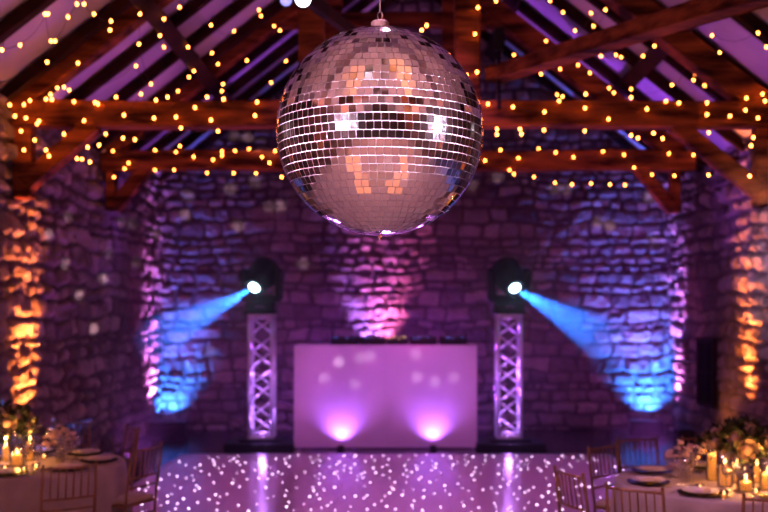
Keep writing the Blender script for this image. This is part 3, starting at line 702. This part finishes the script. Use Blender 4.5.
bm = NB(); lathe(bm, [(0,.0),(.08,.0),(.125,.014),(.128,.018),(.12,.016),(.08,.005),(0,.005)], 32); me_plate = meshd('dinner_plate', bm, M['china'])
bm = NB(); box(bm, (-.045,-.09,0), (.045,.09,.012), .004); box(bm, (-.03,-.09,.012), (.035,.085,.022), .004); me_nap = meshd('napkin', bm, M['napkin'])
bm = NB(); lathe(bm, [(0,0),(.034,.001),(.034,.004),(.006,.010),(.0035,.03),(.0035,.095),(.010,.105),(.030,.13),(.036,.165),(.032,.20),(.030,.20),(.034,.165),(.028,.131),(0,.112)], 20); me_wine = meshd('wine_glass', bm, M['glass'])
bm = NB(); lathe(bm, [(0,0),(.032,.001),(.032,.004),(.005,.010),(.0035,.03),(.0035,.10),(.008,.11),(.022,.15),(.025,.20),(.023,.24),(.021,.24),(.023,.20),(.020,.151),(0,.118)], 20); me_flute = meshd('champagne_flute', bm, M['glass'])
bm = NB(); box(bm, (-.004,-.10,0), (.004,.04,.003)); box(bm, (-.011,.04,0), (.011,.10,.004), .001)
for k in (-1,0,1): pass
me_fork = meshd('fork', bm, M['silver'])
bm = NB(); box(bm, (-.006,-.11,0), (.006,.0,.004), .001); box(bm, (-.009,0,0), (.009,.11,.002), .0005); me_knife = meshd('knife', bm, M['silver'])
WHERE = {0:'nearest the camera',1:'front right',2:'right-hand side',3:'back right',4:'farthest from the camera',5:'back left',6:'left-hand side',7:'front left'}
def settings(cx, cy, R, side, n, skip, a0):
    for k in range(n):
        if k in skip: continue
        a = -PI/2+2*PI*k/n+a0; ur = Vector((math.cos(a), math.sin(a), 0)); ut = Vector((-ur.y, ur.x, 0))
        c = Vector((cx, cy, TZ))+ur*(R-.20); rz = a+PI/2
        where = 'at the place setting %s of the %s table' % (WHERE[k], side)
        o = inst('charger_plate', me_charger, c, rz); tag(o, 'dark charger plate '+where, 'plate', 'charger plates on the %s table' % side)
        o = inst('dinner_plate', me_plate, c+Vector((0,0,.0145)), rz); tag(o, 'white dinner plate '+where, 'plate', 'dinner plates on the %s table' % side)
        o = inst('napkin', me_nap, c+Vector((0,0,.0205)), rz+.1); tag(o, 'folded pale napkin '+where, 'napkin', 'napkins on the %s table' % side)
        o = inst('fork', me_fork, c-ut*.185, rz); tag(o, 'silver fork '+where, 'cutlery', 'cutlery on the %s table' % side)
        o = inst('knife', me_knife, c+ut*.185, rz); tag(o, 'silver knife '+where, 'cutlery', 'cutlery on the %s table' % side)
        for q, (me, nm, f, s) in enumerate(((me_wine,'wine_glass',-.20,.10),(me_wine,'wine_glass',-.215,.185),(me_flute,'champagne_flute',-.28,.14))):
            p = c+ur*f+ut*s; o = inst(nm, me, p)
            tag(o, ('%s glass ' % ('inner wine','outer wine','champagne')[q])+where, 'glass', 'glasses on the %s table' % side)
settings(*LT, 'left', 8, (6,7), 0.15)
settings(*RT, 'right', 8, (), 0.1)

# candles
def hurricane(x, y, h, hc, label, group, r=.055):
    t = empty('candle_glass', (x, y, TZ)); tag(t, label, 'candle', group)
    bm = NB(); lathe(bm, [(0,0.0),(r,0),(r,h),(r-.003,h),(r-.003,.005),(0,.005)], 24); obj('glass_cylinder', bm, M['glass'], t, smooth=True)
    bm = NB(); lathe(bm, [(0,.006),(r*.68,.006),(r*.68,hc-.004),(r*.6,hc),(0,hc-.006)], 20); cd = obj('candle', bm, M['wax'], t, smooth=True)
    bm = NB(); tube(bm, [(0,0,hc-.006),(0,0,hc+.012)], .0012, 5); obj('wick', bm, M['black'], cd)
    bm = NB(); lathe(bm, [(0,hc+.006),(.006,hc+.014),(.0075,hc+.024),(.004,hc+.040),(0,hc+.052)], 10); obj('flame', bm, M['flame'], cd, smooth=True)
    light('POINT', 'candle_light', (x, y, TZ+hc+.03), CANDLE, (1.0,0.40,0.08), radius=0.012)
CANDLE = 18.0
gl, gr_ = 'candles on the left table', 'candles on the right table'
def at(px, Y): return (px-VX)/F*Y
hurricane(at(17,8.15), 8.15, .17, .09, 'short fat candle in glass at the middle of the left table', gl, .06)
hurricane(at(30,8.45), 8.45, .22, .16, 'taller candle in glass to the right of the fat one, left table', gl, .042)
hurricane(at(6,8.40), 8.40, .20, .12, 'candle in glass under the left part of the left flower arrangement', gl, .042)
hurricane(at(-6,8.05), 8.05, .17, .11, 'candle in glass cut by the left edge of the photo', gl, .05)
hurricane(at(725,7.20), 7.20, .24, .15, 'largest candle in glass, centre left of the right table', gr_, .058)
hurricane(at(712,7.45), 7.45, .26, .19, 'tall candle in glass at the left end of the right candle group', gr_, .045)
hurricane(at(746,7.0), 7.0, .13, .07, 'low candle bowl in front of the right flower arrangement', gr_, .06)
hurricane(at(768,7.05), 7.05, .22, .12, 'fat candle in glass at the right edge of the photo', gr_, .06)
hurricane(at(737,7.35), 7.35, .20, .13, 'slim candle in glass behind the low candle bowl, right table', gr_, .03)
hurricane(at(757,7.35), 7.35, .19, .12, 'slim candle in glass behind the fat one at the right edge', gr_, .03)
def tealight(x, y, label, group):
    t = empty('tealight', (x, y, TZ)); tag(t, label, 'candle', group)
    bm = NB(); lathe(bm, [(0,0),(.024,0),(.030,.05),(.027,.05),(.022,.004),(0,.004)], 18); obj('votive_cup', bm, M['glass'], t, smooth=True)
    bm = NB(); lathe(bm, [(0,.005),(.019,.005),(.019,.02),(0,.019)], 14); obj('wax', bm, M['wax'], t)
    bm = NB(); lathe(bm, [(0,.020),(.004,.027),(.003,.038),(0,.046)], 8); obj('flame', bm, M['flame'], t, smooth=True)
for i, (px, Y, w_) in enumerate(((5,7.85,'nearest the left edge'),(24,7.8,'in front of the fat candle'),(44,8.5,'at the right of the candle group'),(36,7.95,'beside the front place setting'))):
    tealight(at(px,Y), Y, 'tealight in a small glass %s, left table' % w_, 'tealights on the left table')
for i, (px, Y, w_) in enumerate(((650,7.35,'among the plates on the left side'),(700,7.0,'left of the candle group'),(724,6.75,'near the front edge'),(756,6.85,'in front of the fat candle'))):
    tealight(at(px,Y), Y, 'tealight in a small glass %s, right table' % w_, 'tealights on the right table')

# flowers
def rose_mesh():
    bm = NB()
    for layer, (n, r, tilt, sz) in enumerate(((3,.008,.15,.024),(4,.018,.22,.032),(5,.028,.34,.036),(6,.036,.5,.036))):
        for k in range(n):
            a = 2*PI*k/n+layer*.7; R = Matrix.Rotation(a, 3, 'Z'); g = []
            for i in range(4):
                row = []
                for j in range(4):
                    u = (i/3-.5)*2; v = j/3
                    wv = sz*(.6+.5*math.sin(v*2.2)); curve = r*(1+.2*v)
                    x = u*wv*.75; yy = curve-.4*x*x/max(r,.02)*.8+math.sin(tilt)*v*sz*.9; z = math.cos(tilt)*v*sz*1.2-.25*u*u*v*sz
                    row.append(bm.verts.new(R@Vector((x,yy,z-.01*layer*.4))))
                g.append(row)
            for i in range(3):
                for j in range(3): bm.faces.new((g[i][j],g[i+1][j],g[i+1][j+1],g[i][j+1]))
    lathe(bm, [(0,-.024),(.020,-.016),(.033,.0),(.034,.016),(.024,.032),(.010,.038),(0,.038)], 12)
    return meshd('rose', bm, M['rose'])
me_rose = rose_mesh()
def bouquet(cx, cy, z0, zc, rx, rz, n, label, seed):
    t = empty('flower_arrangement', (cx, cy, TZ)); tag(t, label, 'flowers'); rn = random.Random(seed)
    hb = zc-TZ
    bm = NB(); lathe(bm, [(0,0),(.07,0),(.07,.012),(.015,.03),(.012,hb-.16),(.03,hb-.14),(.09,hb-.09),(.11,hb-.03),(.10,hb-.03),(.02,hb-.12),(0,hb-.12)], 24); obj('footed_vase', bm, M['silver'], t, smooth=True)
    bm = NB()
    for k in range(600):
        th = rn.uniform(0,2*PI); ph = math.asin(rn.uniform(-.75,1)); rr = rn.uniform(.55,1.12)
        d = Vector((math.cos(ph)*math.cos(th), math.cos(ph)*math.sin(th), math.sin(ph)))
        c = Vector((d.x*rx*rr, d.y*rx*rr, hb+d.z*rz*rr)); L = rn.uniform(.05,.10); wd = L*.28
        q = (d+Vector((rn.uniform(-.7,.7),rn.uniform(-.7,.7),rn.uniform(-.5,.7)))).normalized(); s = q.cross(Vector((rn.random(),rn.random(),rn.random()))).normalized()
        nn = q.cross(s)
        p = [c, c+q*L*.35+s*wd+nn*.006, c+q*L*.75+s*wd*.7+nn*.004, c+q*L-nn*.01, c+q*L*.75-s*wd*.7+nn*.004, c+q*L*.35-s*wd+nn*.006, c+q*L*.5]
        v = [bm.verts.new(x) for x in p]
        for a, b in ((0,1),(1,2),(2,3),(3,4),(4,5),(5,0)): bm.faces.new((v[6],v[a],v[b]))
    obj('foliage', bm, M['leaf'], t, smooth=False)
    for k in range(n):
        z = 1-(k+.5)/n*1.45; rr = math.sqrt(max(0,1-z*z)); th = k*2.39996
        d = Vector((rr*math.cos(th), rr*math.sin(th), z))
        o = inst('rose', me_rose, (d.x*rx, d.y*rx, hb+d.z*rz), 0, t); o.rotation_euler = d.to_track_quat('Z','Y').to_euler()
        s = rn.uniform(.95,1.35); o.scale = (s,s,s)
bouquet(at(4,8.42), 8.45, TZ, 1.06, .19, .12, 18, 'pale rose arrangement above the candles at the left edge', 3)
bouquet(at(742,7.5), 7.55, TZ, 1.00, .26, .13, 22, 'domed arrangement of pale roses and dark leaves on the right table', 5)

# mirror-ball light dots thrown round the hall
# loose posies of small pale blossom in glass vases
bm = NB()
for k in range(7):
    a = 2*PI*k/7; lathe(bm, [(0,-.004),(.008,0),(.009,.004),(0,.006)], 6, (.012*math.cos(a), .012*math.sin(a), .0), (math.cos(a)*.7, math.sin(a)*.7, 1))
me_blossom = meshd('blossom', bm, mat('blush_blossom', (0.72,0.50,0.50), 0.7))
def posy(cx, cy, label, seed):
    t = empty('blossom_posy', (cx, cy, TZ)); tag(t, label, 'flowers'); rn = random.Random(seed)
    bm = NB(); lathe(bm, [(0,0),(.035,0),(.040,.05),(.028,.11),(.034,.14),(.031,.14),(.025,.11),(.036,.05),(0,.006)], 20); obj('glass_vase', bm, M['glass'], t, smooth=True)
    bm = NB(); ends = []
    for k in range(46):
        th = rn.uniform(0, 2*PI); r = rn.uniform(.02, .13); z = .16+rn.uniform(.0, .15)-r*.35
        e = Vector((r*math.cos(th), r*math.sin(th), z)); tube(bm, [(0,0,.02),(e.x*.25,e.y*.25,.14),e], .0011, 3, cap=False); ends.append(e)
    obj('stems', bm, M['leaf'], t)
    for e in ends:
        o = inst('blossom', me_blossom, e, 0, t); o.rotation_euler = (rn.uniform(-.7,.7), rn.uniform(-.7,.7), 0); q = rn.uniform(.9,1.5); o.scale = (q,q,q)
posy(at(60,8.35), 8.35, 'loose posy of small blush blossom beside the left candles', 2)
posy(at(686,7.40), 7.40, 'loose posy of small blush blossom left of the right candles', 4)

DOTS = [(64.7,264,1),(103,279,1.3),(79,296,1.2),(155,233,.9),(121,222,.5),(132,223,.5),(186,215,.6),(108,254,.5),(136,262,.5),(230,189,.9),(238,226,.8),
        (188,196,.4),(68,217,.5),(93,329,1.2),(47,235,1.2),(247.6,138.6,1),(234,136,.5),(261,145,.4),(255,182,.5),(269,206,.5),(280,206,.6),(498,177,.8),
        (555,188,.6),(566,189,.6),(598.5,222,.8),(610,225,.8),(649,197,.8),(472,185,.6),(303,264,.9),(652,241,.4),(210,352,.5)]
BOOTH = [(339,362,.9),(360,358,.5),(370,356,.5),(324,378,.5),(355,384,.4),(417,377,.5),(416,354,.4),(435,382,.5),(454,378,.4)]
src = BALL+Vector((0,0.06,-BR-0.07))
for px, py, st in DOTS:
    q = P(px, py, YW)
    k = min(1.0, ((XL-0)/q.x) if q.x < XL else (XR/q.x if q.x > XR else 1.0)); q = Vector((0,0,EYE)).lerp(q, k)
    if py < 150: q = P(px, py, YW)
    light('SPOT', 'mirror_ball_glint', src, 6500*st, (1.0,0.62,0.75), q, 1.15, 1.0, 0.0)
for px, py, st in BOOTH: light('SPOT', 'mirror_ball_glint', src, 2400*st, (1.0,0.7,0.95), P(px, py, BY), 1.15, 1.0, 0.0)

# black flight cases on the floor by the back corners
def case(x, y, w, d, h, label):
    t = empty('flight_case', (x, y, 0)); tag(t, label, 'case')
    bm = NB(); box(bm, (-w/2,-d/2,.03), (w/2,d/2,h*.72), .008); obj('case_body', bm, M['black'], t)
    bm = NB(); box(bm, (-w/2,-d/2,h*.73), (w/2,d/2,h), .008); obj('lid', bm, M['black'], t)
    bm = NB(); box(bm, (-w/2-.004,-d/2-.004,h*.715), (w/2+.004,d/2+.004,h*.735)); obj('edge_strip', bm, M['blackmetal'], t)
    for sx in (-1,1):
        for sy in (-1,1):
            bm = NB(); lathe(bm, [(0,-.012),(.016,-.012),(.016,.012),(0,.012)], 10, (sx*(w/2-.04),sy*(d/2-.04),.016), (1,0,0)); obj('foot', bm, M['blackmetal'], t)
case(-3.66, 15.85, 0.56, 0.3, 0.27, 'black flight case in front of the left corner uplights')
case(3.93, 16.0, 0.5, 0.3, 0.26, 'black flight case in front of the blue uplight in the right corner')
case(3.98, 14.0, 0.22, 0.28, 0.36, 'small upright black case between the right wall and the table')

# spots on the mirror ball: white pinspot's beam first, then added unseen ones
light('SPOT', 'ball_spot_fill', P(303, 4, 6.1), 160, (0.95,0.92,1.0), BALL, 12, 0.5, 0.06)
light('SPOT', 'ball_spot_fill', (1.6, 6.1, 4.1), 160, (0.9,0.9,1.0), BALL, 12, 0.5, 0.06)
for x in (-3.0, 2.6): light('SPOT', 'ball_spot_fill', (x, 5.2, 3.0), 120, (0.95,0.90,1.0), BALL, 14, 0.5, 0.06)
for x in (-1.9, 0.0, 1.9): light('SPOT', 'ball_rim_fill', (x, 8.6, 0.25), 420, (0.50,0.16,1.0), BALL, 12, 0.6, 0.22)  # added low spots for the violet rim on the ball
light('SPOT', 'ball_spot_fill', (0.3, 1.2, 0.3), 110, (1.0,0.75,0.90), BALL, 26, 0.6, 0.05)
light('SPOT', 'ball_spot_fill', (-0.8, 1.6, 5.6), 110, (0.95,0.85,1.0), BALL, 26, 0.6, 0.05)
